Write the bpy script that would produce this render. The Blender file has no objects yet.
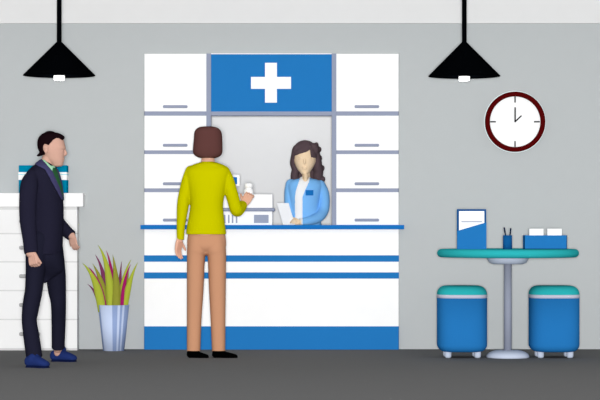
import bpy, bmesh, math
from mathutils import Vector, Matrix
PI = math.pi
S = bpy.context.scene
C = S.collection

# ------------------------------------------------------------------ camera, world, light, exposure
EYE = 0.97          # lens height: level with the counter top
DIST = 16.0         # lens to wall
FPX = 2048.0        # focal length for a 600 px wide frame
HOR = 225.0         # picture row of the horizon
cd = bpy.data.cameras.new('camera'); cam = bpy.data.objects.new('camera', cd); C.objects.link(cam)
cam.location = (0, -DIST, EYE); cam.rotation_euler = (PI/2, 0, 0)
cd.sensor_width = 36.0; cd.lens = FPX/600*36.0; cd.shift_y = (HOR-200)/600.0
cd.clip_end = 100
S.camera = cam
w = bpy.data.worlds.new('world'); S.world = w; w.use_nodes = True
w.node_tree.nodes['Background'].inputs[0].default_value = (1, 1, 1, 1)
w.node_tree.nodes['Background'].inputs[1].default_value = 0.62
ld = bpy.data.lights.new('front_light', 'POINT'); ld.energy = 7600; ld.shadow_soft_size = 0.25  # added light just behind the lens, flattens shading and hides cast shadows
lo = bpy.data.objects.new('front_light', ld); C.objects.link(lo); lo.location = (0, -DIST-0.3, EYE)
la = bpy.data.lights.new('hatch_room_fill', 'AREA'); la.energy = 4.3; la.shape = 'RECTANGLE'; la.size = 1.6; la.size_y = 0.6  # added fill that brightens the room behind the hatch, not a real fitting
lao = bpy.data.objects.new('hatch_room_fill', la); C.objects.link(lao); lao.location = (-0.2, 0.75, 2.3)
S.view_settings.view_transform = 'Standard'; S.view_settings.look = 'None'
S.view_settings.gamma = 1.0; S.view_settings.use_curve_mapping = False
S.view_settings.exposure = 0.085

# ------------------------------------------------------------------ helpers
def lin(h):
    v = [int(h[i:i+2], 16)/255 for i in (0, 2, 4)]
    return [c/12.92 if c <= .04045 else ((c+.055)/1.055)**2.4 for c in v]
MATS = {}
def mat(name, h, k=1.0, emit=0, rough=.75, spec=0.0):
    if name in MATS: return MATS[name]
    m = bpy.data.materials.new(name); m.use_nodes = True
    nt = m.node_tree
    b = nt.nodes['Principled BSDF']
    c = [min(.93, x*k) for x in lin(h)]
    # a trace of mottling so the surface is procedural and not dead flat
    tc = nt.nodes.new('ShaderNodeTexCoord'); nz = nt.nodes.new('ShaderNodeTexNoise'); rp = nt.nodes.new('ShaderNodeValToRGB')
    nz.inputs['Scale'].default_value = 9
    rp.color_ramp.elements[0].color = (*[x*.985 for x in c], 1); rp.color_ramp.elements[1].color = (*[min(.95, x*1.015) for x in c], 1)
    nt.links.new(tc.outputs['Object'], nz.inputs['Vector']); nt.links.new(nz.outputs['Fac'], rp.inputs['Fac'])
    nt.links.new(rp.outputs['Color'], b.inputs['Base Color'])
    b.inputs['Roughness'].default_value = rough
    b.inputs['Specular IOR Level'].default_value = spec
    if emit:
        b.inputs['Emission Color'].default_value = (1, 1, .97, 1); b.inputs['Emission Strength'].default_value = emit
    MATS[name] = m
    return m

def sc(y): return FPX/(DIST+y)                 # pixels per metre at depth y
def P(px, py, y):                              # a place seen at (px, py), y metres behind the wall plane
    k = sc(y); return Vector(((px-300)/k, y, EYE+(HOR-py)/k))

def obj(name, me_or_bm, m=None, parent=None, smooth=False):
    if isinstance(me_or_bm, bmesh.types.BMesh):
        me = bpy.data.meshes.new(name); me_or_bm.to_mesh(me); me_or_bm.free()
    else: me = me_or_bm
    if m is not None:
        me.materials.clear(); me.materials.append(m)
    for p in me.polygons: p.use_smooth = smooth
    o = bpy.data.objects.new(name, me); C.objects.link(o)
    if parent is not None:
        o.parent = parent
        M = Matrix.Identity(4); q = parent
        while q is not None:
            M = Matrix.LocRotScale(q.location, q.rotation_euler, q.scale) @ M; q = q.parent
        me.transform(M.inverted())
    return o
def tag(o, label=None, cat=None, group=None, kind=None):
    if label: o['label'] = label
    if cat: o['category'] = cat
    if group: o['group'] = group
    if kind: o['kind'] = kind
    return o
def thing(name, label, cat, loc, group=None):
    o = bpy.data.objects.new(name, None); C.objects.link(o); o.location = loc; o.empty_display_size = .1
    return tag(o, label, cat, group)
def struct(name, bm, m): return tag(obj(name, bm, m), kind='structure')

def box(bm, x0, x1, y0, y1, z0, z1):
    v = [bm.verts.new((x, y, z)) for x in (x0, x1) for y in (y0, y1) for z in (z0, z1)]
    for f in ((0,1,3,2),(4,6,7,5),(0,4,5,1),(2,3,7,6),(0,2,6,4),(1,5,7,3)):
        bm.faces.new([v[i] for i in f])
def bxm(x0, x1, y0, y1, z0, z1, bev=0, seg=3):
    bm = bmesh.new(); box(bm, min(x0,x1), max(x0,x1), y0, y1, min(z0,z1), max(z0,z1))
    if bev: bmesh.ops.bevel(bm, geom=bm.edges[:], offset=bev, segments=seg, affect='EDGES', profile=.5)
    bmesh.ops.recalc_face_normals(bm, faces=bm.faces[:])
    return bm
def pbox(px0, px1, py0, py1, yf, yb, bev=0, seg=3):    # front face seen at these pixels at depth yf, going back to yb
    a = P(px0, py0, yf); b = P(px1, py1, yf)
    return bxm(a.x, b.x, yf, yb, b.z, a.z, bev, seg)
def prism(pts, yf, yb):                                # outline (X,Z) given front to back
    bm = bmesh.new(); n = len(pts)
    a = [bm.verts.new((x, yf, z)) for x, z in pts]; b = [bm.verts.new((x, yb, z)) for x, z in pts]
    bm.faces.new(a); bm.faces.new(b[::-1])
    for i in range(n): bm.faces.new((a[i], b[i], b[(i+1) % n], a[(i+1) % n]))
    bmesh.ops.recalc_face_normals(bm, faces=bm.faces[:]); return bm
def lathe(prof, cx, cy, n=64, bm=None, squ=2.0):       # prof: list of (r, z)
    bm = bm or bmesh.new(); rings = []
    for r, z in prof:
        if r < 1e-6: rings.append([bm.verts.new((cx, cy, z))]); continue
        R = []
        for i in range(n):
            a = 2*PI*i/n; c, s = math.cos(a), math.sin(a)
            k = 1/((abs(c)**squ+abs(s)**squ)**(1/squ))
            R.append(bm.verts.new((cx+r*k*c, cy+r*k*s, z)))
        rings.append(R)
    for A, B in zip(rings, rings[1:]):
        if len(A) == 1 and len(B) == 1: continue
        for i in range(n):
            j = (i+1) % n
            if len(A) == 1: bm.faces.new((A[0], B[j], B[i]))
            elif len(B) == 1: bm.faces.new((A[i], A[j], B[0]))
            else: bm.faces.new((A[i], A[j], B[j], B[i]))
    bmesh.ops.recalc_face_normals(bm, faces=bm.faces[:]); return bm

def catmull(rows, sub):
    out = []; n = len(rows)
    for i in range(n-1):
        p0 = rows[max(i-1, 0)]; p1 = rows[i]; p2 = rows[i+1]; p3 = rows[min(i+2, n-1)]
        for k in range(sub):
            t = k/sub
            out.append([.5*((2*b)+(-a+c)*t+(2*a-5*b+4*c-d)*t*t+(-a+3*b-3*c+d)*t**3) for a, b, c, d in zip(p0, p1, p2, p3)])
    out.append(list(rows[-1])); return out
def tube(bm, st, mode='t', sub=5, n=28, sq=2.0, cap0=True, cap1=True, zmin=None):
    """st: stations (X, Y, Z, half width seen from the front, half depth); round or flat ends"""
    st = catmull(st, sub) if sub > 1 else [list(s) for s in st]
    rings = []
    def frame(i):
        a = Vector(st[max(i-1, 0)][:3]); b = Vector(st[min(i+1, len(st)-1)][:3]); T = (b-a).normalized()
        if mode == 'h': return Vector((0, 0, 1)), Vector((1, 0, 0)), Vector((0, 1, 0))
        u = T.cross(Vector((0, 1, 0)))
        if u.length < .35: u = Vector((1, 0, 0)); u = (u-T*u.dot(T))
        u.normalize(); v = T.cross(u).normalized(); return T, u, v
    def ring(c, u, v, ru, rv):
        R = []
        for k in range(n):
            a = 2*PI*k/n; cc, ss = math.cos(a), math.sin(a)
            q = 1/((abs(cc)**sq+abs(ss)**sq)**(1/sq))
            p = c+u*(ru*q*cc)+v*(rv*q*ss)
            if zmin is not None and p.z < zmin: p.z = zmin
            R.append(bm.verts.new(p))
        return R
    N = len(st)
    T, u, v = frame(0)
    if mode == 'h' and st[0][2] > st[-1][2]: sgn = -1
    else: sgn = 1
    c = Vector(st[0][:3]); h = min(st[0][3], st[0][4])
    if cap0:
        for a in (80, 60, 40, 20):
            a = math.radians(a); rings.append(ring(c-T*sgn*h*math.sin(a)*(.35 if mode == 'h' else 1), u, v, st[0][3]*math.cos(a), st[0][4]*math.cos(a)))
    for i in range(N):
        T, u, v = frame(i); rings.append(ring(Vector(st[i][:3]), u, v, max(st[i][3], 1e-4), max(st[i][4], 1e-4)))
    c = Vector(st[-1][:3]); h = min(st[-1][3], st[-1][4])
    if cap1:
        for a in (20, 40, 60, 80):
            a = math.radians(a); rings.append(ring(c+T*sgn*h*math.sin(a)*(.35 if mode == 'h' else 1), u, v, st[-1][3]*math.cos(a), st[-1][4]*math.cos(a)))
    for A, B in zip(rings, rings[1:]):
        for i in range(n):
            j = (i+1) % n; bm.faces.new((A[i], A[j], B[j], B[i]))
    bm.faces.new(rings[0][::-1]); bm.faces.new(rings[-1])
    return bm
def TP(rows):      # (px, py, y, half width px, half depth m) -> stations
    out = []
    for px, py, y, hw, rv in rows:
        p = P(px, py, y); out.append((p.x, p.y, p.z, hw/sc(y), rv))
    return out
def RP(rows):      # (py, xl, xr, y, half depth m) -> stations
    return TP([((a+b)/2, py, y, (b-a)/2, rv) for py, a, b, y, rv in rows])
def shrink(st, d=.007): return [(x, y, z, max(a-d, .004), max(b-d, .004)) for x, y, z, a, b in st]
def ell(bm, px, py, y, hx, hz, ry):
    k = sc(y); p = P(px, py, y)
    M = Matrix.Translation(p) @ Matrix.Diagonal((hx/k, ry, hz/k, 1))
    bmesh.ops.create_icosphere(bm, subdivisions=4, radius=1, matrix=M); return bm
def fuse(name, bm, vox, m, parent, smooth_it=4):
    """melt the overlapping closed shapes into one continuous skin"""
    bmesh.ops.recalc_face_normals(bm, faces=bm.faces[:])
    me = bpy.data.meshes.new('tmp'); bm.to_mesh(me); bm.free()
    o = bpy.data.objects.new('tmp', me); C.objects.link(o)
    r = o.modifiers.new('r', 'REMESH'); r.mode = 'VOXEL'; r.voxel_size = vox; r.adaptivity = 0
    s = o.modifiers.new('s', 'SMOOTH'); s.factor = .5; s.iterations = smooth_it
    bpy.context.view_layer.update()
    dg = bpy.context.evaluated_depsgraph_get()
    me2 = bpy.data.meshes.new_from_object(o.evaluated_get(dg))
    bpy.data.objects.remove(o); bpy.data.meshes.remove(me)
    me2.name = name
    src = me2.copy()
    ob = obj(name, me2, m, parent, True)
    return ob, src
def inpoly(x, y, poly):
    c = False; j = len(poly)-1
    for i in range(len(poly)):
        xi, yi = poly[i]; xj, yj = poly[j]
        if (yi > y) != (yj > y) and x < (xj-xi)*(y-yi)/(yj-yi)+xi: c = not c
        j = i
    return c
def pix(v): k = FPX/(DIST+v.y); return 300+v.x*k, HOR-(v.z-EYE)*k
def skin_patch(name, src, test, lift, thick, m, parent, vox=None, extra=None, relax=3):
    """cloth or hair lying on a body surface: the faces passing the test, lifted and given thickness"""
    bm = bmesh.new(); bm.from_mesh(src); bm.normal_update()
    kill = []
    for f in bm.faces:
        c = f.calc_center_median(); px, py = pix(c)
        if not test(px, py, c, f.normal): kill.append(f)
    bmesh.ops.delete(bm, geom=kill, context='FACES')
    loose = [v for v in bm.verts if not v.link_faces]; bmesh.ops.delete(bm, geom=loose, context='VERTS')
    if not bm.verts: print('EMPTY PATCH', name)
    # relax the border so its outline is smooth
    for _ in range(relax):
        new = {}
        for v in bm.verts:
            nb = [e.other_vert(v) for e in v.link_edges if e.is_boundary]
            if len(nb) == 2: new[v] = v.co*.5+(nb[0].co+nb[1].co)*.25
        for v, co in new.items(): v.co = co
    bm.normal_update()
    top = {v: v.co+v.normal*(lift+thick) for v in bm.verts}; low = {v: v.co+v.normal*(lift) for v in bm.verts}
    b2 = bmesh.new(); T = {v: b2.verts.new(top[v]) for v in bm.verts}; L = {v: b2.verts.new(low[v]) for v in bm.verts}
    for f in bm.faces:
        b2.faces.new([T[v] for v in f.verts]); b2.faces.new([L[v] for v in reversed(f.verts)])
    for e in bm.edges:
        if e.is_boundary:
            a, b = e.verts
            try: b2.faces.new((T[a], T[b], L[b], L[a]))
            except ValueError: pass
    bm.free()
    bmesh.ops.recalc_face_normals(b2, faces=b2.faces[:])
    if vox:
        if extra: extra(b2)
        return fuse(name, b2, vox, m, parent, 5)[0]
    return obj(name, b2, m, parent, True)
def hand(bm, wr, d, s, size=1.0, curl=(14, 18, 12), n=None, thumb=(.75, .6), tcurl=16, fan=5, pw=.038):
    """wr wrist, d direction of the fingers, s the side the thumb is on, n the way the fingers curl"""
    d = Vector(d).normalized(); s = Vector(s); s = (s-d*s.dot(d)).normalized()
    n = Vector(n); n = (n-d*n.dot(d)-s*n.dot(s)).normalized(); wr = Vector(wr)
    def chain(pts, n_=14):
        # round section chain
        pts = [(*p, r, r) for p, r in pts]; tube(bm, pts, 't', 4, n_)
    # palm: five metacarpal rays side by side melt into one flat slab
    K = size
    for o_, w_ in ((-.75, .0), (-.25, 0), (.25, 0), (.75, 0)):
        chain([(wr+s*(o_*pw*.55*K), .013*K), (wr+d*.04*K+s*(o_*pw*.9*K), .0145*K), (wr+d*.085*K+s*(o_*pw*K), .0115*K)])
    lens = ((.75, .070), (.25, .078), (-.25, .072), (-.75, .056))
    for o_, L in lens:
        a = math.radians(fan*o_); p = wr+d*.08*K+s*(o_*pw*K); dd = (d*math.cos(a)+s*math.sin(a)).normalized(); r = .0092*K
        pts = [(p, r*1.02)]; ang = 0
        for q, (fr, cu) in enumerate(zip((.42, .33, .25), curl)):
            ang += math.radians(cu); v = dd*math.cos(ang)+n*math.sin(ang)
            p = p+v*L*fr*K*1.05; pts.append((p, r*(.95-.1*q)))
        chain(pts)
    p = wr+d*.022*K+s*(.026*K); v = (d*thumb[0]+s*thumb[1]+n*.15).normalized()
    pts = [(p, .013*K), (p+v*.03*K, .0125*K)]; p = p+v*.03*K
    v2 = (v+n*math.sin(math.radians(tcurl))+d*.25).normalized()
    pts += [(p+v2*.024*K, .0105*K), (p+v2*.045*K, .0085*K)]
    chain(pts)

# ------------------------------------------------------------------ colours
WALL = mat('wall_paint_grey', 'BFC3C4', .88); BAND = mat('pale_frieze_paint', 'E2E2E2', .93); FLOOR = mat('dark_grey_floor', '5D5D5D', 1.53)
WHITE = mat('white_laminate', 'FFFFFF', .93); BACKW = mat('pale_grey_room_paint', 'E2E2E2', 1.1)
BLUE = mat('mid_blue_laminate', '2779BE', .91); BLUEF = mat('blue_upholstery', '2779BE', .8); BLUE2 = mat('bright_blue_edge', '1C70BA', 1.0); GREY = mat('blue_grey_metal', '9299AE', 1.0)
TEAL = mat('teal_laminate', '2BA9AE', .93); LGREY = mat('pale_steel', 'B2BBCC', 1.1); POLE = mat('steel_grey_pole', '8F94A4', 1.0)
BLACK = mat('black_enamel', '030406', 1.0)

# ------------------------------------------------------------------ the room
HX0, HX1 = P(144, 0, 0).x, P(399, 0, 0).x; HZ = P(0, 53.5, 0).z
CEIL = P(0, 1.0, -.03).z+.0
bm = bmesh.new()
box(bm, -6, HX0, 0, .12, 0, CEIL+.05); box(bm, HX1, 6, 0, .12, 0, CEIL+.05); box(bm, HX0, HX1, 0, .12, HZ, CEIL+.05)
struct('wall_back', bm, WALL)
bm = bmesh.new(); box(bm, -6, 6, -18, 2.2, -.08, 0); struct('floor', bm, FLOOR)
bm = bmesh.new(); box(bm, -6, 6, -1.8, 2.2, CEIL+.05, CEIL+.15); struct('ceiling', bm, BAND)
bm = bmesh.new(); box(bm, -6, 6, -.03, 0, P(0, 23.3, -.03).z, CEIL+.05); struct('trim_1', bm, BAND)
# room behind the counter
bm = bmesh.new(); box(bm, -2, 1.6, 1.4, 1.5, 0, CEIL+.05); struct('wall_rear', bm, BACKW)
bm = bmesh.new(); box(bm, -2.1, -2, .12, 1.5, 0, CEIL+.05); struct('wall_left', bm, BACKW)
bm = bmesh.new(); box(bm, 1.6, 1.7, .12, 1.5, 0, CEIL+.05); struct('wall_right', bm, BACKW)

# ------------------------------------------------------------------ service counter
ct = thing('service_counter', 'long white pharmacy counter with blue stripes, blue plinth and thin blue top', 'counter', (0, .1, 0))
cy = -.05
body = pbox(144.3, 398.7, 229.0, 326.3, cy, .26); obj('front_panel', body, WHITE, ct)
obj('plinth', bxm(P(144.3,0,cy).x, P(398.7,0,cy).x, cy-.002, .26, 0, P(0,326.3,cy).z), BLUE, ct)['label'] = 'blue plinth'
for a, b in ((255.3, 261.7), (272.4, 278.6)):
    obj('stripe', pbox(144, 399, a, b, cy-.004, cy+.01), BLUE, ct)['label'] = 'blue stripe'
a = P(140.3, 225, -.1); b = P(404.3, 229.3, -.1); top = bmesh.new()
zt, zb = a.z, b.z
pts = [(a.x, -.1), (b.x, -.1), (b.x, -.002), (HX1-.002, -.002), (HX1-.002, .3), (HX0+.002, .3), (HX0+.002, -.002), (a.x, -.002)]
lo_ = [top.verts.new((x, y, zb)) for x, y in pts]; hi_ = [top.verts.new((x, y, zt)) for x, y in pts]
top.faces.new(lo_[::-1]); top.faces.new(hi_)
for i in range(8): top.faces.new((lo_[i], lo_[(i+1) % 8], hi_[(i+1) % 8], hi_[i]))
bmesh.ops.recalc_face_normals(top, faces=top.faces[:])
ve = [e for e in top.edges if abs(e.verts[0].co.y+.1) < 1e-5 and (abs(e.verts[1].co.y+.1) < 1e-5)]
bmesh.ops.bevel(top, geom=ve, offset=.012, segments=4, affect='EDGES')
obj('countertop', top, BLUE2, ct)['label'] = 'bright blue counter top'
CT = zt

# drawer columns either side of the hatch
def drawers(label, x0, x1, hx0, hx1, post0, post1):
    yf = -.03
    X0, X1 = P(min(x0, post0), 0, yf).x, P(max(x1, post1), 0, yf).x
    t = thing('drawer_cabinet', label, 'drawer cabinet', ((X0+X1)/2, .12, CT), 'drawer cabinets beside the hatch')
    # carcass: back, sides, rails between the drawers and the tall post
    c = bmesh.new(); z1 = P(0, 53.6, yf).z
    xa, xb = P(x0, 0, yf).x, P(x1, 0, yf).x; pa, pb = P(post0, 0, yf).x, P(post1, 0, yf).x
    box(c, xa+.004, xb-.004, .26, .28, CT, z1); box(c, pa, pb, yf-.006, .05, CT, z1)
    box(c, xa+.003, xb, yf+.012, .26, z1-.02, z1-.001); box(c, xa+.003, xb, yf+.012, .26, CT, CT+.012)
    so = xa+.003 if x0 < post0 else xb-.018
    box(c, so, so+.015, yf+.012, .26, CT, z1)
    for q0, q1 in ((111.4, 115.6), (150.4, 154.0), (188.4, 192.1)):
        box(c, xa+.001, xb-.001, yf-.003, .26, P(0, q1, yf).z, P(0, q0, yf).z)
    obj('carcass', c, GREY, t)
    for (a, b), hy in (((53.6, 111.4), 106.5), ((115.6, 150.4), 145.2), ((154.0, 188.4), 183.7), ((192.1, 224.9), 220.0)):
        d = obj('drawer', pbox(x0, x1, a+.03, b-.03, yf, yf+.2, .0015, 1), WHITE, t)
        obj('handle', pbox(hx0, hx1, hy-1.45, hy+1.45, yf-.022, yf-.002, .0085, 3), GREY, d)['label'] = 'blue grey bar handle'
    return t
drawers('tall white drawer cabinet left of the hatch, behind the customer in yellow', 144.3, 206.4, 162.8, 187.5, 206.4, 211.0)
drawers('tall white drawer cabinet right of the hatch, beside the pharmacist', 336.3, 398.7, 354.6, 379.2, 331.8, 336.3)

# sign over the hatch
sg = thing('pharmacy_sign', 'blue sign board with a white cross above the service hatch', 'sign', (P(271.4, 0, 0).x, 0, P(0, 115.6, 0).z))
obj('board', pbox(211.1, 331.7, 54.2, 111.5, -.035, .06), BLUE, sg)
obj('rail', pbox(211.1, 331.7, 111.5, 115.6, -.038, .06), GREY, sg)['label'] = 'blue grey lower rail'
obj('cap_strip', pbox(211.1, 331.7, 53.4, 54.2, -.035, .06), WHITE, sg)['label'] = 'thin white top edge'
o = lambda x, y: (P(x, 0, -.047).x, P(0, y, -.047).z)
cr = [o(265, 62.8), o(276.9, 62.8), o(276.9, 76.9), o(291, 76.9), o(291, 88.8), o(276.9, 88.8), o(276.9, 102.6), o(265, 102.6), o(265, 88.8), o(251, 88.8), o(251, 76.9), o(265, 76.9)]
obj('cross', prism(cr, -.047, -.034), WHITE, sg)['label'] = 'white cross'

# ------------------------------------------------------------------ wall clock
ck = thing('wall_clock', 'round white wall clock with a dark red rim showing one o\'clock', 'clock', P(515.2, 121.7, 0))
cc = P(515.2, 121.7, -.03); k = sc(-.03)
def ydisc(prof, n=96):       # lathe round the axis towards the viewer, prof (r px, y)
    bm = lathe([(r/k, y) for r, y in prof], 0, 0, n)
    bmesh.ops.transform(bm, matrix=Matrix.Translation((cc.x, 0, cc.z)) @ Matrix(((1,0,0,0),(0,0,1,0),(0,1,0,0),(0,0,0,1))), verts=bm.verts[:])
    bmesh.ops.recalc_face_normals(bm, faces=bm.faces[:]); return bm
obj('back_plate', ydisc([(0, -.001), (30.9, -.001), (30.9, -.008), (0, -.008)]), mat('pale_clock_edge', 'E3EDEE'), ck)['label'] = 'pale outer edge'
obj('rim', ydisc([(25.3, -.008), (25.3, -.036), (26.2, -.043), (29.2, -.043), (30.1, -.036), (30.1, -.008)]), mat('dark_red_rim', '4E0708'), ck)['label'] = 'dark red rim'
obj('dial', ydisc([(0, -.008), (25.4, -.008), (25.4, -.018), (0, -.018)]), WHITE, ck)['label'] = 'white dial'
INK = mat('clock_ink', '2A2A2C')
def bar(x0, y0, x1, y1, wpx, ya, yb):
    a = P(x0, y0, -.03); b = P(x1, y1, -.03); d = (b-a).normalized(); nn = Vector((d.z, 0, -d.x))*(wpx/2/k)
    return prism([((a+nn).x, (a+nn).z), ((b+nn).x, (b+nn).z), ((b-nn).x, (b-nn).z), ((a-nn).x, (a-nn).z)], ya, yb)
for q in ((515.2, 96.5, 515.2, 102.4), (534.2, 121.7, 540, 121.7), (515.2, 141, 515.2, 146.8), (490.3, 121.7, 496, 121.7)):
    obj('hour_mark', bar(*q, 1.4, -.020, -.0181), INK, ck)['label'] = 'dark hour mark'
obj('minute_hand', bar(515.2, 122.2, 515.2, 107.2, 1.4, -.026, -.022), INK, ck)
obj('hour_hand', bar(514.8, 122.0, 521.6, 115.6, 1.3, -.023, -.0205), INK, ck)

# ------------------------------------------------------------------ pendant lamps
BULB = mat('lit_bulb', 'FFFFFF', .9, emit=1.2)
def pendant(cx, label, py0, py1, hb0, hb1, y=-1.2):
    c = P(cx, 0, y); k = sc(y); z = lambda v: P(0, v, y).z
    t = thing('pendant_lamp', label, 'pendant lamp', (c.x, y, CEIL+.05), 'black cone pendant lamps')
    obj('rod', lathe([(0, CEIL+.045), (2.4/k, CEIL+.045), (2.4/k, z(py0)-.01), (0, z(py0)-.01)], c.x, y, 24), BLACK, t, True)
    obj('canopy', lathe([(0, CEIL+.049), (.07, CEIL+.049), (.065, CEIL+.03), (.03, CEIL+.012), (0, CEIL+.012)], c.x, y, 32), BLACK, t, True)
    R = 36/k; h = z(py0); b = z(py1)
    obj('shade', lathe([(0, h), (2.6/k, h), (R, b+.003), (R, b), (0, b)], c.x, y, 72), BLACK, t)
    obj('bulb', lathe([(0, b-.0005), (5.6/k, b-.0005), (5.6/k, z(hb1)+.006), (4.9/k, z(hb1)), (0, z(hb1))], c.x, y, 40), BULB, t, True)['label'] = 'white bulb'
    L = bpy.data.lights.new('bulb_light', 'POINT'); L.energy = 2; L.shadow_soft_size = .04
    lo2 = bpy.data.objects.new('bulb_light', L); C.objects.link(lo2); lo2.location = (c.x, y, z(hb1)-.06)
pendant(59.2, 'black cone pendant lamp hanging above the man in the dark suit', 42, 75.6, 75.6, 80.2)
pendant(464.3, 'black cone pendant lamp hanging between the hatch and the wall clock', 42.3, 76.4, 76.4, 80.8)

# ------------------------------------------------------------------ chest of drawers, left
yf = -.16
ch = thing('chest_of_drawers', 'white chest of drawers with thick top standing behind the man in the suit', 'chest of drawers', (P(29.5, 0, yf).x, -.08, 0))
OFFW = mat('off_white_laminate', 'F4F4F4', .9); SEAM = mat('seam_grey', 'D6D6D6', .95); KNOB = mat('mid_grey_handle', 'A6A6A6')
zt_ = P(0, 193.1, yf-.02).z
obj('top', bxm(P(-25, 0, yf).x, P(83.2, 0, yf).x, yf-.02, -.002, P(0, 206.6, yf-.02).z, zt_, .002, 1), WHITE, ch)
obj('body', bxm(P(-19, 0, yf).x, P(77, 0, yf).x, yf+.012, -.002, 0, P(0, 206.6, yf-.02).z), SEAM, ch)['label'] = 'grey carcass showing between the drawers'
for a, b in ((209.8, 232.9), (234.3, 261.2), (262.6, 289.9), (291.3, 318.8), (320.2, 348.2)):
    d = obj('drawer', pbox(-19, 77.1, a, b, yf, yf+.1), OFFW, ch)
    m_ = (a+b)/2-.1
    obj('handle', pbox(19, 40, m_-1.9, m_+1.9, yf-.022, yf-.001, .0095, 3), KNOB, d)['label'] = 'rounded grey handle'
bx = thing('storage_box', 'teal box with a white band on the chest top behind the man\'s back', 'box', (P(43, 0, -.09).x, -.09, zt_))
TB = mat('teal_card', '007A9C', 1.05)
yb0 = -.15
zA = lambda v: P(0, v, yb0).z
obj('box_body', bxm(P(18.7, 0, yb0).x, P(66.6, 0, yb0).x, yb0, -.02, zt_, zA(165.3), .002, 1), TB, bx)
obj('band', bxm(P(18.6, 0, yb0).x-.001, P(66.6, 0, yb0).x+.001, yb0-.002, -.019, zA(179.9), zA(172.2)), WHITE, bx)['label'] = 'white band'
obj('band_line', bxm(P(18.6, 0, yb0).x-.002, P(66.6, 0, yb0).x+.002, yb0-.003, -.018, zA(174.9), zA(174.0)), mat('pale_cyan', 'A9DCE6'), bx)['label'] = 'thin pale cyan line'

# ------------------------------------------------------------------ potted plant
py_ = -.17; kk = sc(py_); pc = P(113.6, 0, py_)
pot = thing('potted_plant', 'tall spiky green and magenta plant in a pale blue tapered pot', 'potted plant', (pc.x, py_, 0))
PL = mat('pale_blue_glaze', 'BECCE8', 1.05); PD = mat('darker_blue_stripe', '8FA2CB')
def ztop(v): return P(0, v, py_).z
rt, rb, zr = 15.6/kk, 10.6/kk, ztop(304.8)
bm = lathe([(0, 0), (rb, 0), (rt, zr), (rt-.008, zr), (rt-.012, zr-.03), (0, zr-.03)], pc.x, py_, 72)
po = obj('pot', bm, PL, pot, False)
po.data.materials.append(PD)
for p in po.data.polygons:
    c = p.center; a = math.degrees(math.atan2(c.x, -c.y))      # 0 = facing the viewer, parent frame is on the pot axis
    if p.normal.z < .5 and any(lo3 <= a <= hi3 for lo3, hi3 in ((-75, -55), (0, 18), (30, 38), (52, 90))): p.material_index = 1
    p.use_smooth = abs(p.normal.z) < .5
LIME = mat('lime_leaf', 'A9B53E', .92); OLIVE = mat('olive_leaf', '8B8D34'); MAG = mat('magenta_leaf', '9B1D60'); PLUM = mat('plum_leaf', '79365D')
def blade(tip, mid, base, wpx, m, dy0, dy1):
    """leaf blade: quadratic curve through tip, bend, base; folded along its midrib"""
    bm = bmesh.new(); rows = []; N = 16
    a = P(*tip, py_+dy1); c = P(base, 312, py_+dy0); b = P(*mid, py_+(dy0+dy1)/2)
    for i in range(N+1):
        t = i/N; p = c*(1-t)**2+b*2*t*(1-t)+a*t*t; T = ((b-c)*(1-t)+(a-b)*t).normalized()
        u = T.cross(Vector((0, 1, 0))).normalized(); hw = wpx/2/kk*(1-t**1.6)*(.92+.25*math.sin(PI*min(1, t*1.4)))+.0004
        f = Vector((0, hw*.35, 0)); th = Vector((0, .0025, 0))
        rows.append([bm.verts.new(p-u*hw+f), bm.verts.new(p), bm.verts.new(p+u*hw+f), bm.verts.new(p+u*hw+f+th), bm.verts.new(p+th*1.4), bm.verts.new(p-u*hw+f+th)])
    for A, B in zip(rows, rows[1:]):
        for j in range(6): bm.faces.new((A[j], A[(j+1) % 6], B[(j+1) % 6], B[j]))
    bm.faces.new(rows[0]); bm.faces.new(rows[-1][::-1]); bmesh.ops.recalc_face_normals(bm, faces=bm.faces[:])
    return obj('leaf', bm, m, pot, True)
for tip, mid, base, wd, m, a, b in (
    ((82.3, 263), (98, 277), 101.8, 8, LIME, -.055, -.07), ((97.9, 245), (110.5, 262), 110.5, 7.5, LIME, -.045, -.03),
    ((95, 254.5), (106, 270), 107.3, 6, PLUM, -.02, .0), ((92.3, 263.5), (104, 280), 105, 8, OLIVE, -.035, -.02),
    ((88.3, 267), (99.5, 277), 105, 5, MAG, -.045, -.05), ((87.2, 284), (97, 290), 101, 4, PLUM, .04, .03),
    ((106.2, 250.5), (113.5, 268), 113.8, 5.5, MAG, -.01, .0), ((112.6, 254.5), (117.5, 278), 115.5, 8.5, OLIVE, -.055, -.02),
    ((121.6, 261.3), (119.3, 280), 119.3, 5, PLUM, .01, .02), ((131.2, 259.5), (121, 276), 120.5, 5.5, LIME, -.02, -.01),
    ((131, 264.3), (123, 277), 121.8, 4.2, MAG, -.045, -.03), ((128.6, 271), (126.5, 288), 122.5, 5.5, OLIVE, -.03, -.02),
    ((137.8, 262.3), (128, 280), 123.5, 6.5, LIME, -.04, -.05)):
    lf = blade(tip, mid, base, wd, m, a, b)
    lf['label'] = {'lime_leaf': 'lime green leaf', 'olive_leaf': 'olive green leaf', 'magenta_leaf': 'magenta leaf', 'plum_leaf': 'plum purple leaf'}[m.name]

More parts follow.
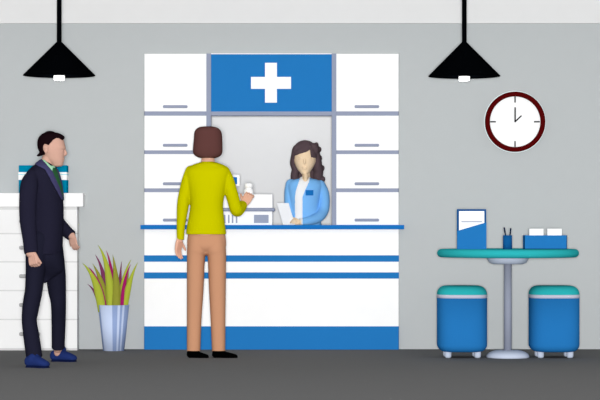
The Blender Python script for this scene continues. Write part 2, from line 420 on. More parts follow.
# ------------------------------------------------------------------ round table
ty = -1.0; kt = sc(ty); tc_ = P(507.8, 0, ty); zt2 = lambda v: P(0, v, ty).z
tb = thing('round_table', 'round teal topped pedestal table on a grey steel column', 'table', (tc_.x, ty, 0))
R = 70.6/kt; z1, z0 = zt2(249.0), P(0, 258.2, ty-.45).z; r = (z1-z0)/2
prof = [(0, z0)]+[(R-r+r*math.cos(a), (z0+z1)/2+r*math.sin(a)) for a in [math.radians(-90+15*i) for i in range(13)]]+[(0, z1)]
obj('tabletop', lathe(prof, tc_.x, ty, 120), TEAL, tb, True); TT = z1
h = zt2(264)
obj('top_bracket', lathe([(0, h), (15/kt, h), (18.5/kt, h+.01), (20.7/kt, z0-.012), (20.8/kt, z0-.001), (0, z0-.001)], tc_.x, ty, 64), LGREY, tb, True)['label'] = 'pale grey dish under the top'
obj('column', lathe([(0, zt2(351)), (3.9/kt, zt2(351)), (3.9/kt, h+.002), (0, h+.002)], tc_.x, ty, 40), POLE, tb, True)['label'] = 'grey steel column'
zb_ = zt2(350.3)
obj('foot', lathe([(0, 0), (21.4/kt, 0), (21.4/kt, .012), (20.2/kt, .028), (17.5/kt, zb_-.012), (13/kt, zb_), (0, zb_+.001)], tc_.x, ty, 64), LGREY, tb, True)['label'] = 'pale domed foot'

# ------------------------------------------------------------------ stools
def stool(cx, label):
    y = -.97; k = sc(y); c = P(cx, 0, y); z = lambda v: P(0, v, y).z; H = 24.7/k
    t = thing('stool', label, 'stool', (c.x, y, 0), 'blue upholstered stools at the round table')
    def part(name, prof, m):
        return obj(name, lathe([(max(r, 0)/k, zz) for r, zz in prof], c.x, y, 96, squ=3.2), m, t, True)
    R_ = 24.7; rc = 7.5; zbm = z(351.3)
    pr = [(0, zbm)]+[(R_-rc+rc*math.sin(a), zbm+(rc-rc*math.cos(a))/k) for a in [math.radians(9*i) for i in range(11)]]+[(R_, z(297.6)), (0, z(297.6))]
    part('body', pr, BLUEF)
    part('band', [(0, z(297.6)), (R_+.1, z(297.6)), (R_+.1, z(294.2)), (0, z(294.2))], mat('pale_lilac_piping', 'B9BACB'))['label'] = 'pale grey piping band'
    zs = z(285.6); rc = 8.4
    pr = [(0, z(294.2)), (R_, z(294.2))]+[(R_-rc+rc*math.cos(a), zs-(rc-rc*math.sin(a))/k) for a in [math.radians(9*i) for i in range(11)]]+[(0, zs)]
    part('cushion', pr, TEAL)['label'] = 'teal seat cushion'
    for sx in (-1, 1):
        for sy in (-1, 1):
            X = c.x+sx*14.6/k; Y = y+sy*.085
            obj('leg', lathe([(0, 0), (2.2/k, 0), (3.2/k, .008), (3.4/k, .02), (3.4/k, zbm+.03), (0, zbm+.03)], X, Y, 24), LGREY, t, True)
stool(461.9, 'blue stool with teal cushion under the left side of the round table')
stool(553.9, 'blue stool with teal cushion under the right side of the round table')

# ------------------------------------------------------------------ things on the table
yy = -1.12; zq = lambda v, y=yy: P(0, v, y).z
DB = mat('deep_blue_plastic', '12599A', .72); NAVY = mat('navy_pen', '0F1E3A'); PAPER = mat('white_paper', 'FFFFFF', .92)
q = lambda x, y=yy: P(x, 0, y).x
# true height above the table top at this depth
def onT(v, y=yy): return TT+(249.2-v)/sc(y)
lh = thing('leaflet_holder', 'upright blue leaflet holder standing at the left of the round table', 'leaflet holder', (q(471.6), yy, TT))
obj('back_board', bxm(q(457), q(486.3), yy+.012, yy+.018, TT, onT(209.2)), DB, lh)['label'] = 'dark blue back board'
pts = [(q(457), TT), (q(486.3), TT), (q(486.3), onT(222.3)), (q(457), onT(230.9))]
obj('pocket', prism(pts, yy-.014, yy-.009), BLUEF, lh)['label'] = 'blue front pocket with slanted edge'
obj('base', bxm(q(457), q(486.3), yy-.0085, yy+.0115, TT, TT+.006), BLUE, lh)
for u in ((457, 457.7), (485.6, 486.3)): obj('side', bxm(q(u[0]), q(u[1]), yy-.0085, yy+.0115, TT+.006, onT(232)), DB, lh)
lf = thing('leaflet', 'white leaflet with a grey line inside the blue holder', 'leaflet', (q(471.6), yy, TT+.006))
obj('sheet', bxm(q(459), q(484.3), yy-.002, yy+.004, TT+.007, onT(211.1)), PAPER, lf)
obj('printed_line', bxm(q(461.3), q(482), yy-.0026, yy-.0018, onT(222.3), onT(221.2)), GREY, lf)['label'] = 'grey printed line'
pc2 = thing('pen_cup', 'small dark blue pen cup in the middle of the round table', 'pen cup', (q(507.5), yy, TT))
rr = 4.6/sc(yy); hc = onT(235.3)
obj('cup', lathe([(0, TT), (rr, TT), (rr, hc), (rr-.003, hc), (rr-.003, TT+.005), (0, TT+.005)], q(507.5), yy, 40), mat('pen_cup_blue', '165F9F', .75), pc2, True)
for (x0, x1, v1, lab) in ((506.4, 504.1, 227.4, 'dark pen leaning left in the blue cup'), (509.6, 510.7, 228.3, 'dark pen leaning right in the blue cup')):
    a = Vector((q(x0+(x0-x1)*.6), yy+.004, TT+.009)); b = Vector((q(x1), yy-.003, onT(v1)))
    a.x = max(min(a.x, q(507.5)+rr-.012), q(507.5)-rr+.012)
    t = thing('pen', lab, 'pen', a, 'pens in the cup')
    bm = bmesh.new(); d = b-a
    tube(bm, [(*(a+d*u), ra, ra) for u, ra in ((0, .0018), (.06, .0042), (.75, .0048))], sub=1, n=14, cap0=False, cap1=False); obj('barrel', bm, NAVY, t, True)
    bm = bmesh.new(); tube(bm, [(*(a+d*u), ra, ra) for u, ra in ((.75, .0056), (.97, .0056))], sub=1, n=14, cap0=False, cap1=True); obj('cap', bm, NAVY, t, True)
cb = thing('card_box', 'low open blue card box at the right of the round table', 'box', (q(545), yy, TT))
b0, b1, c0, c1 = q(523.6), q(566.4), yy-.04, yy+.05; hb = onT(235.3)
bm = bmesh.new(); box(bm, b0, b1, c0, c1, TT, TT+.004); box(bm, b0, b1, c0, c0+.004, TT, hb); box(bm, b0, b1, c1-.004, c1, TT, hb); box(bm, b0, b0+.004, c0, c1, TT, hb); box(bm, b1-.004, b1, c0, c1, TT, hb)
obj('tray', bm, BLUEF, cb)
obj('divider', bxm(q(544.3), q(545.6), c0+.004, c1-.004, TT+.004, hb-.008), BLUE, cb)
for x0, x1, lab in ((529, 543, 'stack of white cards standing in the left half of the card box'), (547, 561.2, 'stack of white cards standing in the right half of the card box')):
    t = obj('card_stack', bxm(q(x0), q(x1), yy-.03, yy+.01, TT+.005, onT(228.7), .001, 1), PAPER)
    tag(t, lab, 'cards', 'white card stacks in the box')

# ------------------------------------------------------------------ printer and little screen on the counter
yp = .04; kp = sc(yp)
px_ = lambda x, y=yp: P(x, 0, y).x
zc = lambda v, y=yp: P(0, v, y).z
pr = thing('printer', 'white desktop printer with a grey tray line on the counter behind the customer', 'printer', (px_(244), .16, CT))
obj('lower_body', bxm(px_(216), px_(272.3), yp, .27, CT, zc(208)), WHITE, pr)
obj('upper_body', bxm(px_(216), px_(272.6), yp+.004, .27, zc(211), zc(194.2), .004, 2), WHITE, pr)
obj('tray_rail', bxm(px_(213.5), px_(274.8), yp-.02, .275, zc(211.4), zc(207.8), .012, 4), GREY, pr)['label'] = 'grey tray rail'
obj('control_panel', bxm(px_(254), px_(268.6), yp-.006, yp+.002, zc(223), zc(214.8)), mat('panel_grey_blue', '98A0B4'), pr)['label'] = 'grey control panel'
for x in (220.6, 224.7, 228.8, 232.6, 236.6):
    obj('vent_bar', bxm(px_(x-.7), px_(x+.7), yp-.004, yp+.002, zc(223), zc(214.8)), GREY, pr)
ZP = zc(194.2)
sn = thing('display_screen', 'small white display with a blue square mark on the printer top', 'display', (px_(228), .12, ZP))
obj('panel', bxm(px_(219), px_(239.5), .1, .12, P(0, 186.2, .1).z, P(0, 174.6, .1).z, .003, 2), WHITE, sn)
obj('blue_mark', pbox(229, 237.1, 177.1, 184.2, .095, .102, .003, 2), BLUE2, sn)['label'] = 'rounded blue mark'
obj('stand', bxm(px_(223), px_(226), .105, .118, ZP+.004, P(0, 182, .1).z), WHITE, sn)
obj('stand_base', bxm(px_(217), px_(232), .07, .16, ZP, ZP+.005), WHITE, sn)

# ------------------------------------------------------------------ the man in the suit
mt = thing('person', 'man in a dark navy suit and green tie walking past the chest of drawers', 'person', (P(43, 0, -1.78).x, -1.78, 0), 'people in the pharmacy')
SKM = mat('skin_rose', 'DBAD9B', .75); SUIT = mat('navy_suit_cloth', '232233', .8); TROU = mat('navy_trouser_cloth', '212131', .8); HAIRM = mat('black_hair', '160A0E')
y0 = -1.78
tors = RP([(161.2, 40, 47.5, y0, .06), (164, 36, 51.8, y0, .11), (168, 31, 55.6, y0, .155), (174, 26.4, 58.6, y0, .18), (185, 24.5, 61.3, y0, .175), (200, 25, 63, y0, .165), (217, 25.5, 63.5, y0, .155), (235, 26, 62.8, y0, .16), (248, 25.8, 62.2, y0, .17), (254.5, 26.5, 61, y0, .17)])
arm_n = TP([(32, 176, -1.93, 6.5, .05), (29.2, 185, -1.97, 8.8, .056), (27.8, 204, -2.0, 8.7, .052), (28.0, 222, -2.01, 8.2, .048), (30.0, 240, -2.03, 7.3, .045), (31.2, 253.3, -2.05, 7.1, .042)])
arm_f = TP([(48, 175, -1.62, 7, .05), (52, 196, -1.57, 7.5, .052), (57, 219, -1.56, 6.6, .048), (64, 229, -1.60, 6.2, .044), (71.6, 235.8, -1.64, 5.6, .04)])
leg_n = TP([(38, 240, -1.86, 12.5, .11), (36, 262, -1.88, 10.4, .105), (35, 275, -1.9, 9.4, .1), (33.8, 290, -1.92, 8.8, .09), (31.8, 301, -1.93, 8.6, .082), (30.2, 311, -1.94, 8.2, .078), (29.3, 321, -1.95, 7.5, .074), (31.3, 336, -1.97, 8, .07), (34.4, 357.6, -1.99, 8.2, .068)])
leg_f = TP([(50, 240, -1.7, 12, .11), (53.6, 262, -1.68, 11, .105), (55.8, 275, -1.65, 9.9, .1), (57, 290, -1.62, 9, .09), (58.4, 303, -1.6, 7.6, .08), (58.6, 320, -1.54, 7.1, .072), (58.2, 347.8, -1.47, 6.5, .062)])
# continuous body: head, neck, trunk, limbs, hands
bm = bmesh.new()
yh = y0+.0
tube(bm, RP([(133.4, 46, 54, yh, .03), (135.4, 42, 59, yh, .055), (138.6, 39.4, 62.8, yh, .07), (142, 38.5, 64.2, yh, .076), (146, 38.5, 65.2, yh, .077), (148.4, 39, 65.7, yh, .076), (150.4, 40, 64.6, yh, .075), (153, 41.5, 64.8, yh, .071), (157, 44.5, 64.2, yh, .063), (161, 48, 63.7, yh, .053), (165, 52, 62.8, yh, .037)]), 'h', 5, 36, 2.2)
tube(bm, TP([(62.8, 147.5, yh, 1.6, .010), (64.4, 151, yh, 1.8, .012), (65.9, 153.8, yh, 1.4, .015), (63.6, 155.2, yh, 1.4, .014)]), 't', 4, 16)      # nose
ell(bm, 63.3, 158.8, yh, 1.4, .9, .022); ell(bm, 63, 160.9, yh, 1.3, .9, .020); ell(bm, 61, 163.9, yh, 2.4, 2.0, .024)                        # lips, chin
for s_ in (-1, 1):
    ell(bm, 62, 151, yh+s_*.033, 1.6, 1.0, .013)                                           # eyelids
    ell(bm, 46.0, 149.3, yh+s_*.077, 2.3, 4.2, .009); ell(bm, 45.8, 147.2, yh+s_*.084, 2.6, 2.2, .006)   # ears
tube(bm, TP([(50, 153, yh, 6.2, .05), (47.5, 160, yh, 6.0, .05), (45.2, 168, yh, 7.5, .06)]), 't', 4, 28)
tube(bm, shrink(tors[:-2], .014), 'h', 4, 32)
for a_ in (arm_n, arm_f): tube(bm, shrink(a_, .012), 't', 4, 20)
for a_ in (leg_n, leg_f): tube(bm, shrink(a_, .014), 't', 4, 24)
hand(bm, P(32.4, 252.6, -2.055), (.12, -.15, -1), (.9, -.5, 0), .9, (48, 75, 50), (-.35, .9, 0), (.92, .35), 40, 7)
hand(bm, P(72.4, 235.6, -1.645), (.2, -.1, -1), (-.85, .4, -.3), .74, (20, 30, 25), (-.5, 1, 0), (.9, .4), 18, 9, .034)
# ankles into the shoes
tube(bm, TP([(34.5, 350, -1.99, 4, .028), (35, 361, -1.99, 4, .028)]), 't', 3, 16); tube(bm, TP([(58.0, 340, -1.48, 4, .028), (57.6, 353, -1.46, 3.6, .026)]), 't', 3, 16)
mb, msrc = fuse('body', bm, .003, SKM, mt, 3)
# hair
hp = [(36, 128), (56, 128), (66, 132), (64.5, 137.5), (62.4, 140.5), (59, 138.4), (56, 138.3), (53.5, 139.8), (50, 143.5), (48.8, 145.7), (46.4, 144.3), (44.4, 144), (43.4, 146), (43.2, 149.5), (45.3, 153), (45.4, 154.5), (41, 155.5), (36, 157), (33, 150)]
def hair_extra(b):
    tube(b, TP([(43, 151.5, yh, 3, .05), (40.8, 154, yh, 2, .048), (38, 155.6, yh, 1, .04)]), 't', 4, 24)
    tube(b, TP([(50, 134.6, yh, 2.2, .055), (57, 134.8, yh, 2.2, .055), (62.4, 137.4, yh, 2.2, .052)]), 't', 4, 24)
hr = skin_patch('hair', msrc, lambda px, py, c, n: py < 158 and inpoly(px, py, hp), -.002, .010, HAIRM, mt, .004, hair_extra)
hr['label'] = 'short swept back black hair'
# jacket with two sleeves, melted together
bm = bmesh.new(); tube(bm, tors, 'h', 5, 40, 2.2, cap1=False); tube(bm, arm_n, 't', 5, 28, cap1=False); tube(bm, arm_f, 't', 5, 28, cap1=False)
jk, jsrc = fuse('jacket', bm, .0055, SUIT, mt, 3); jk['label'] = 'dark navy jacket'
bm = bmesh.new(); tube(bm, leg_n, 't', 5, 28, cap1=False); tube(bm, leg_f, 't', 5, 28, cap1=False); tube(bm, RP([(236, 27.5, 60, y0, .15), (248, 27.2, 60.8, y0, .155), (257, 26.4, 62.8, y0, .15), (264, 26.8, 63.6, y0, .125), (271, 28.5, 62.5, y0, .08), (277, 36, 54, y0, .04), (282.5, 42.8, 46.4, y0, .022)]), 'h', 4, 36, 2.3)
fuse('trousers', bm, .0055, TROU, mt, 3)[0]['label'] = 'dark navy trousers'
near = lambda c: c.y < y0+.03
LAP = mat('slate_purple_lapel', '403E62'); MINT = mat('mint_shirt', 'A9DFBB'); TIE = mat('green_tie', '2E5B39')
lp = [(38.2, 159.0), (35.6, 164.8), (45, 169.6), (61.6, 200.2), (62.2, 197.5), (60.3, 191), (52.2, 172.2), (42.2, 160.4)]
sp = [(42.0, 158), (42.0, 160.4), (51.9, 172.0), (53.6, 175), (58, 174), (54, 166), (50.5, 166.2)]
tp = [(52.4, 168.3), (51.7, 172), (60.6, 191), (62.4, 199.5), (63, 199), (61.2, 186), (56.6, 171), (54.6, 168)]
rp = [(55.4, 167.5), (56.4, 171), (61, 186), (62.9, 200), (66, 200), (66, 186), (61, 171)]
skin_patch('shirt', jsrc, lambda px, py, c, n: near(c) and inpoly(px, py, sp), .001, .003, MINT, jk)['label'] = 'mint green shirt edge'
skin_patch('tie', jsrc, lambda px, py, c, n: near(c) and inpoly(px, py, tp), .001, .005, TIE, jk)['label'] = 'dark green tie'
skin_patch('lapel', jsrc, lambda px, py, c, n: near(c) and n.y < .3 and inpoly(px, py, lp), .001, .006, LAP, jk)['label'] = 'slate purple lapel'
skin_patch('lapel', jsrc, lambda px, py, c, n: near(c) and inpoly(px, py, rp), .001, .006, LAP, jk)['label'] = 'slate purple lapel'
# shoes
SHB = mat('blue_shoe_leather', '1F2E62'); SHS = mat('dark_shoe_sole', '0F1738')
def shoe_man(x0, x1, yy0, yy1, top, hgt):
    a = P(x0, 0, yy0).x; b = P(x1, 0, yy1).x; L = b-a
    s = lambda u, z, hw, rv: (a+L*u, yy0+(yy1-yy0)*u, z, hw, rv)
    bm = bmesh.new()
    tube(bm, [s(.12, .04, .04, .036), s(.35, .042, .042, .038), (a+L*.62, yy0+(yy1-yy0)*.62, .034, .034, .044), s(.84, .024, .026, .040)], 't', 5, 24, zmin=.012)
    tube(bm, [s(.12, .035, .034, .034), s(.3, .055, .042, .038), (*P(top[0], top[1], yy0+.03), hgt, .040)], 't', 5, 24, zmin=.012)
    so = fuse('shoe', bm, .004, SHB, mt, 3)[0]; so['label'] = 'blue leather shoe'
    bm = bmesh.new()
    pts = []
    tube(bm, [s(.10, .0, .02, .036), s(.4, .0, .02, .036), s(.7, .0, .02, .045), s(.86, .0, .018, .040)], 't', 5, 28)
    for v in bm.verts: v.co.z = 0 if v.co.z < .001 else min(v.co.z, .016)
    bmesh.ops.remove_doubles(bm, verts=bm.verts[:], dist=1e-5); bmesh.ops.recalc_face_normals(bm, faces=bm.faces[:])
    obj('sole', bm, SHS, so, True)['label'] = 'darker sole'
shoe_man(27.0, 49.0, -2.03, -2.11, (35.6, 359.6), .044)
shoe_man(51.8, 77.2, -1.42, -1.48, (60.0, 350.2), .046)

# ------------------------------------------------------------------ the customer seen from behind
y1 = -1.0
cu = thing('person', 'customer seen from behind in a yellow sweater and tan trousers, brown bob', 'person', (P(206, 0, y1).x, y1, 0), 'people in the pharmacy')
SKC = mat('skin_peach', 'E9B49B', .84); SWE = mat('yellow_green_knit', 'CDC900', .79); TAN = mat('tan_trouser_cloth', 'C99473', .85); HAIRC = mat('chestnut_hair', '613E3B', .82)
ct_ = RP([(161.8, 202, 214, y1, .055), (163.6, 196, 220.5, y1, .07), (166.4, 190, 226, y1, .08), (171, 186, 229.6, y1, .095), (180, 186.6, 228.2, y1, .105), (192, 189, 225.2, y1, .108), (204, 190.4, 223.2, y1, .105), (215, 189, 223.8, y1, .102), (225, 187.1, 225, y1, .105), (234.4, 185.9, 226.3, y1, .108)])
ca_l = TP([(191, 171.5, y1, 6, .05), (188.2, 180, y1, 6.3, .05), (185.9, 190, y1, 6.4, .05), (183.6, 200, y1, 6.1, .048), (182.4, 210, y1, 5.7, .045), (181.3, 221, y1, 4.7, .04), (180.5, 232, y1-.01, 3.9, .034), (180.5, 240, y1-.015, 3.7, .03)])
ca_r = TP([(223.5, 172, y1, 6.5, .05), (227.3, 180, y1, 6.6, .05), (230.4, 190, y1, 6.5, .048), (233.4, 200, y1+.01, 6.3, .046), (236.4, 210.2, y1+.03, 6.2, .045), (239.4, 209, y1+.09, 5.8, .042), (242.6, 205.0, y1+.18, 4.9, .036)])
lg_l = TP([(199, 240, y1, 11, .095), (196.9, 250, y1, 9.9, .1), (196.0, 258, y1, 9.0, .09), (195.2, 290, y1, 8.3, .075), (194.2, 320, y1, 7.3, .062), (193.6, 351.6, y1, 6.7, .055)])
lg_r = TP([(214, 240, y1, 11, .095), (216, 250, y1, 10.0, .1), (216.9, 258, y1, 9.2, .09), (217.4, 290, y1, 8.4, .075), (218, 320, y1, 7.4, .062), (218.6, 351.6, y1, 6.6, .055)])
bm = bmesh.new()
yh = y1+.035
tube(bm, RP([(129.5, 204, 211, yh, .03), (132, 199.5, 216, yh, .06), (136, 197.5, 218, yh, .078), (142, 196.8, 218.7, yh, .086), (148, 198, 217.6, yh, .084), (153, 200, 215.5, yh, .076), (157, 203, 213, yh, .06), (159.5, 205, 211, yh+.01, .04)]), 'h', 5, 32)
ell(bm, 207.8, 146.5, yh+.088, 1.7, 3.4, .02)
for s_ in (-1, 1): ell(bm, 207.8+s_*4.4, 143.5, yh+.074, 2.0, 1.0, .012); ell(bm, 207.8+s_*10.7, 145, yh, 1.2, 3.8, .014)
ell(bm, 207.8, 151.6, yh+.074, 3.0, .8, .012); ell(bm, 207.8, 153, yh+.07, 2.6, .8, .012)
tube(bm, TP([(208, 150, y1+.01, 6.4, .05), (208, 158, y1, 6.5, .052), (208, 166, y1, 7.5, .06)]), 't', 4, 28)
tube(bm, shrink(ct_, .012), 'h', 4, 32)
for a_ in (ca_l, ca_r): tube(bm, shrink(a_, .01), 't', 4, 20)
for a_ in (lg_l, lg_r): tube(bm, shrink(a_, .012), 't', 4, 24)
hand(bm, P(179.4, 239.0, y1-.015), (-.12, .0, -1), (.5, .7, 0), .92, (10, 16, 14), (.9, -.2, 0), (.75, .62), 14, 8, .034)
# hand round the bottle: back of the hand to the viewer, thumb left, fingers wrapping to the right
HW = P(244.6, 204.2, y1+.19)
hand(bm, HW, (.40, .30, .86), (-.9, .2, .42), .90, (34, 52, 36), (.18, .98, 0), (.75, .75), 24, 9, .037)
for lx in (194, 218.6): tube(bm, TP([(lx, 345, y1, 3.8, .027), (lx, 354, y1, 3.8, .027)]), 't', 3, 16)
fuse('body', bm, .003, SKC, cu, 3)
bm = bmesh.new(); yc_ = y1-.025
tube(bm, RP([(126.6, 203, 212.5, yc_, .05), (127.2, 199.6, 216, yc_, .07), (128.4, 197.2, 218.6, yc_, .085), (130.5, 195.2, 220.6, yc_, .095), (133.5, 194.2, 221.8, yc_, .1), (139, 193.8, 222.3, yc_, .105), (149, 192.9, 222.5, yc_, .102), (153, 193.2, 222.2, yc_, .098), (155.4, 194.8, 220.8, yc_, .092), (157.2, 197.6, 218.2, yc_, .085), (158, 200.6, 215.4, yc_, .075)]), 'h', 5, 40, 2.6, cap0=False, cap1=False)
fuse('hair', bm, .005, HAIRC, cu, 4)[0]['label'] = 'rounded brown bob'
bm = bmesh.new(); tube(bm, ct_, 'h', 5, 40, 2.3, cap1=False); tube(bm, ca_l, 't', 5, 28, cap1=False); tube(bm, ca_r, 't', 5, 28, cap1=False)
fuse('sweater', bm, .005, SWE, cu, 3)[0]['label'] = 'yellow green sweater'
bm = bmesh.new(); tube(bm, lg_l, 't', 5, 28, 2.3, cap1=False); tube(bm, lg_r, 't', 5, 28, 2.3, cap1=False); tube(bm, RP([(233.5, 188.2, 225, y1, .09), (240, 187.2, 226, y1, .1), (247, 187.3, 225.9, y1, .1), (252, 190, 223, y1, .07)]), 'h', 4, 36, 2.4)
fuse('trousers', bm, .005, TAN, cu, 3)[0]['label'] = 'tan trousers'
SHK = mat('black_shoe_leather', '020202')
def shoe_cu(x0, x1):
    a = P(x0, 0, y1).x; L = P(x1, 0, y1).x-a; yq = y1-.035
    bm = bmesh.new()
    tube(bm, [(a+.03, yq, .026, .028, .034), (a+L*.35, yq, .024, .028, .036), (a+L*.62, yq-.004, .014, .026, .042), (a+L*.86, yq-.008, .006, .020, .036)], 't', 5, 24, zmin=0)
    tube(bm, [(a+.035, yq, .02, .032, .034), (a+.052, yq, .05, .046, .036)], 'h', 3, 24, cap1=False, zmin=0)
    for v in bm.verts: v.co.z = max(v.co.z, .0)
    so = fuse('shoe', bm, .004, SHK, cu, 3)[0]; so['label'] = 'black flat shoe'
shoe_cu(186.6, 209.6); shoe_cu(211.8, 239)

# bottle in the customer's hand
by = y1+.19+.125; kb = sc(by); bc = P(248.5, 0, by); zb2 = lambda v: P(0, v, by).z
bt = thing('pill_bottle', 'small white capped bottle held up in the customer\'s right hand', 'bottle', (bc.x, by, zb2(199.5)))
obj('bottle_body', lathe([(0, zb2(199.5)), (4.2/kb, zb2(199.5)), (4.6/kb, zb2(198.6)), (4.6/kb, zb2(190.2)), (3.9/kb, zb2(189.2)), (3.3/kb, zb2(188.6)), (3.3/kb, zb2(187.8)), (0, zb2(187.8))], bc.x, by, 40), WHITE, bt, True)
obj('cap', lathe([(0, zb2(187.7)), (4.1/kb, zb2(187.7)), (4.1/kb, zb2(184)), (3.7/kb, zb2(183.5)), (0, zb2(183.5))], bc.x, by, 40), WHITE, bt, True)

# ------------------------------------------------------------------ the pharmacist behind the counter
y2 = .56
ph = thing('person', 'pharmacist with long wavy dark hair in a light blue coat behind the counter', 'person', (P(305, 0, y2).x, y2, 0), 'people in the pharmacy')
SKP = mat('skin_cream', 'F6D3AF', 1.08); COAT = mat('light_blue_coat_cloth', '78B4EA', 1.12); HAIRP = mat('dark_brown_hair', '5B4B4F'); DRK = mat('dark_blue_trouser_cloth', '2A3552')
pt_ = RP([(178.3, 300, 311, y2, .05), (179.6, 294, 317, y2, .07), (181.6, 289, 321, y2, .085), (186, 287, 323, y2, .1), (195, 288, 321, y2, .105), (206, 289.5, 319.5, y2, .1), (216, 289, 320, y2, .1), (228, 287.5, 322, y2, .105), (250, 285, 325, y2, .115), (280, 283, 327, y2, .12)])
pa_l = TP([(291, 184.5, y2, 5.5, .045), (289.3, 192, y2, 5.0, .045), (289.0, 202, y2-.01, 4.8, .043), (289.3, 212, y2-.03, 4.9, .042), (289.6, 219, y2-.08, 4.6, .04), (290, 221.5, y2-.13, 4.0, .034), (291.2, 222, y2-.155, 3.6, .03)])
pa_r = TP([(320, 185.5, y2, 5.5, .047), (323.4, 193, y2, 5.6, .047), (324.6, 202, y2-.01, 5.2, .045), (323.2, 211, y2-.03, 5.4, .043), (318, 217.5, y2-.08, 5.2, .042), (309, 220.8, y2-.13, 4.4, .038), (300.5, 222.2, y2-.16, 3.7, .032)])
hd = RP([(142.8, 301, 309, y2, .035), (145, 297.5, 313, y2, .062), (149, 294.8, 315.2, y2, .078), (154, 294, 316, y2, .085), (160, 294.2, 315.8, y2, .085), (165.5, 295.6, 314.2, y2, .08), (170, 298, 311.5, y2, .07), (173.5, 301, 308.6, y2-.01, .052)])
lgs = [TP([(x, 262, y2, 9.5, .09), (x, 300, y2, 7.5, .07), (x, 338, y2, 6, .055)]) for x in (296, 314)]
bm = bmesh.new()
tube(bm, hd, 'h', 5, 36)
ell(bm, 304.6, 161.6, y2-.086, 1.2, 3.0, .011)
for s_ in (-1, 1): ell(bm, 304.8+s_*4.7, 158.5, y2-.073, 2.0, .9, .010); ell(bm, 304.9+s_*11, 160, y2+.005, 1.1, 3.6, .014)
ell(bm, 304.6, 167.4, y2-.073, 2.7, .65, .010); ell(bm, 304.6, 168.8, y2-.070, 2.3, .7, .010)
tube(bm, TP([(306, 166, y2+.015, 4.2, .042), (306.2, 175, y2+.005, 4.0, .042), (306, 183, y2-.01, 5.5, .06)]), 't', 4, 28)
tube(bm, TP([(305.8, 176.5, y2-.045, 2.8, .03), (305.6, 180.3, y2-.075, 2.0, .025)]), 't', 3, 20)
tube(bm, shrink(pt_, .012), 'h', 4, 32)
for a_ in (pa_l, pa_r): tube(bm, shrink(a_, .01), 't', 4, 20)
for a_ in lgs: tube(bm, shrink(a_, .01), 't', 4, 20)
hand(bm, P(299.5, 222.4, y2-.163), (-1, -.12, .08), (.1, -.2, 1), .68, (20, 30, 22), (0, -1, -.1), (.85, .4), 12, 3, .028)
hand(bm, P(291.2, 222.4, y2-.165), (.1, -1, .2), (.6, 0, .8), .66, (16, 30, 30), (.5, 0, -.85), (.85, .4), 12, 3, .028)
pb, psrc = fuse('body', bm, .003, SKP, ph, 3)
# hair: cap lying on the head with a side parting, and wavy locks behind the shoulders
fr = [(285, 135), (325, 135), (325, 180), (316.6, 180), (316.2, 158.2), (310.8, 157.4), (310.4, 155), (309.9, 149.2), (308.6, 150.6), (306.5, 152), (302, 153.4), (297, 154.4), (294.9, 156.2), (294.4, 160), (294.8, 170), (285, 175)]
def locks(b):
    L = lambda r: tube(b, TP(r), 't', 5, 24)
    L([(301, 147, y2+.01, 4, .06), (296.5, 149, y2-.005, 4, .06), (294.0, 156, y2+.02, 3.0, .045), (293.2, 163, y2+.04, 3.3, .045), (295.5, 169.5, y2+.06, 3.9, .045), (294.6, 175, y2+.075, 4.0, .04), (295.5, 180, y2+.09, 4.6, .035), (298, 186, y2+.11, 4, .02)])
    L([(308.5, 147, y2+.01, 4.5, .06), (314.6, 147.5, y2, 4, .065), (316.2, 153, y2+.02, 3.6, .05), (317.4, 159, y2+.03, 3.9, .05), (317.4, 166, y2+.05, 5, .05), (318.4, 171, y2+.07, 5.0, .045), (317.8, 176.5, y2+.085, 5.2, .04), (319.6, 182, y2+.10, 5.2, .03)])
    L([(313, 160, y2+.075, 5, .035), (312.5, 168, y2+.09, 5.5, .035), (313, 180, y2+.11, 6, .03)])
    L([(303, 150, y2+.06, 9, .045), (304, 165, y2+.085, 9, .035), (305, 182, y2+.11, 9, .025)])
    ell(b, 305, 149.4, y2+.018, 11.2, 9.2, .085)
    for x, y, r in ((316.3, 145.3, 2.4), (319.3, 149.5, 2.2), (319.6, 158.4, 2.6), (322.2, 168.2, 2.4), (323.0, 179.2, 2.3), (292.2, 163.2, 2.2), (292.6, 176.5, 1.9)):
        ell(b, x, y, y2+.05+(y-145)*.0012, r, r*1.3, .03)
    tube(b, TP([(309, 145.6, y2-.064, 3.0, .014), (305, 148.8, y2-.079, 2.6, .014), (300, 151.3, y2-.077, 2.3, .013), (296, 153.5, y2-.058, 2.0, .012)]), 't', 5, 20)
hh = skin_patch('hair', psrc, lambda px, py, c, n: py < 172 and (c.y > y2+.035 or inpoly(px, py, fr)) and not (c.y > y2+.035 and py > 165 and False), -.002, .012, HAIRP, ph, .004, locks)
hh['label'] = 'long wavy dark brown hair'
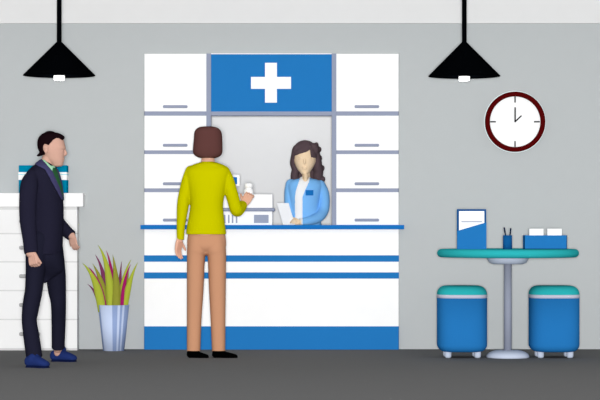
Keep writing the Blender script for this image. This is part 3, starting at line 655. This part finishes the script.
bm = bmesh.new(); tube(bm, pt_, 'h', 5, 40, 2.2, cap1=False); tube(bm, pa_l, 't', 5, 28, cap1=False); tube(bm, pa_r, 't', 5, 28, cap1=False)
co, csrc = fuse('coat', bm, .0045, COAT, ph, 3); co['label'] = 'light blue pharmacy coat'
bl = [(300.6, 175), (299.3, 181), (296.2, 190), (295.1, 197), (295.4, 228), (302.5, 228), (302.6, 197), (305.2, 190), (309.2, 181.5), (310.4, 176)]
vn = [(302.2, 174), (302.6, 179.5), (304.2, 181.8), (306.2, 181.6), (308.3, 179.2), (309.4, 174)]
skin_patch('blouse', csrc, lambda px, py, c, n: c.y < y2-.02 and n.y < .3 and inpoly(px, py, bl) and not inpoly(px, py, vn), .001, .003, WHITE, co)['label'] = 'white blouse front'
skin_patch('neckline', csrc, lambda px, py, c, n: c.y < y2+.02 and n.y < .5 and inpoly(px, py, vn), .001, .0035, SKP, co)['label'] = 'skin showing in the open neckline'
obj('name_badge', pbox(305.6, 313.4, 190.1, 195.4, y2-.117, y2-.09), BLUE2, co)['label'] = 'blue chest badge'
bm = bmesh.new()
for a_ in lgs: tube(bm, a_, 't', 4, 24, cap1=False)
fuse('trousers', bm, .006, DRK, ph, 3)
for x in (296, 314):
    X = P(x, 0, y2).x; bm = bmesh.new()
    tube(bm, [(X, y2+.03, .03, .036, .03), (X, y2-.04, .028, .038, .03), (X, y2-.12, .018, .036, .02)], 't', 5, 24, zmin=0); tube(bm, [(X, y2, .03, .034, .04), (X, y2, .1, .034, .038)], 'h', 3, 20)
    fuse('shoe', bm, .005, SHK, ph, 3)

# sheet of paper in her hands, leaning on the counter edge
yq = y2-.215
sh = [P(276.8, 203, yq), P(288.6, 203, yq), P(295.0, 225, yq), P(283.2, 225, yq)]
sh[2].z = sh[3].z = CT+.001
tag(obj('paper_sheet', prism([(v.x, v.z) for v in sh], yq-.0015, yq+.0015), mat('off_white_paper', 'F6F6F6', .97)), 'white sheet of paper held upright by the pharmacist at the counter', 'paper')
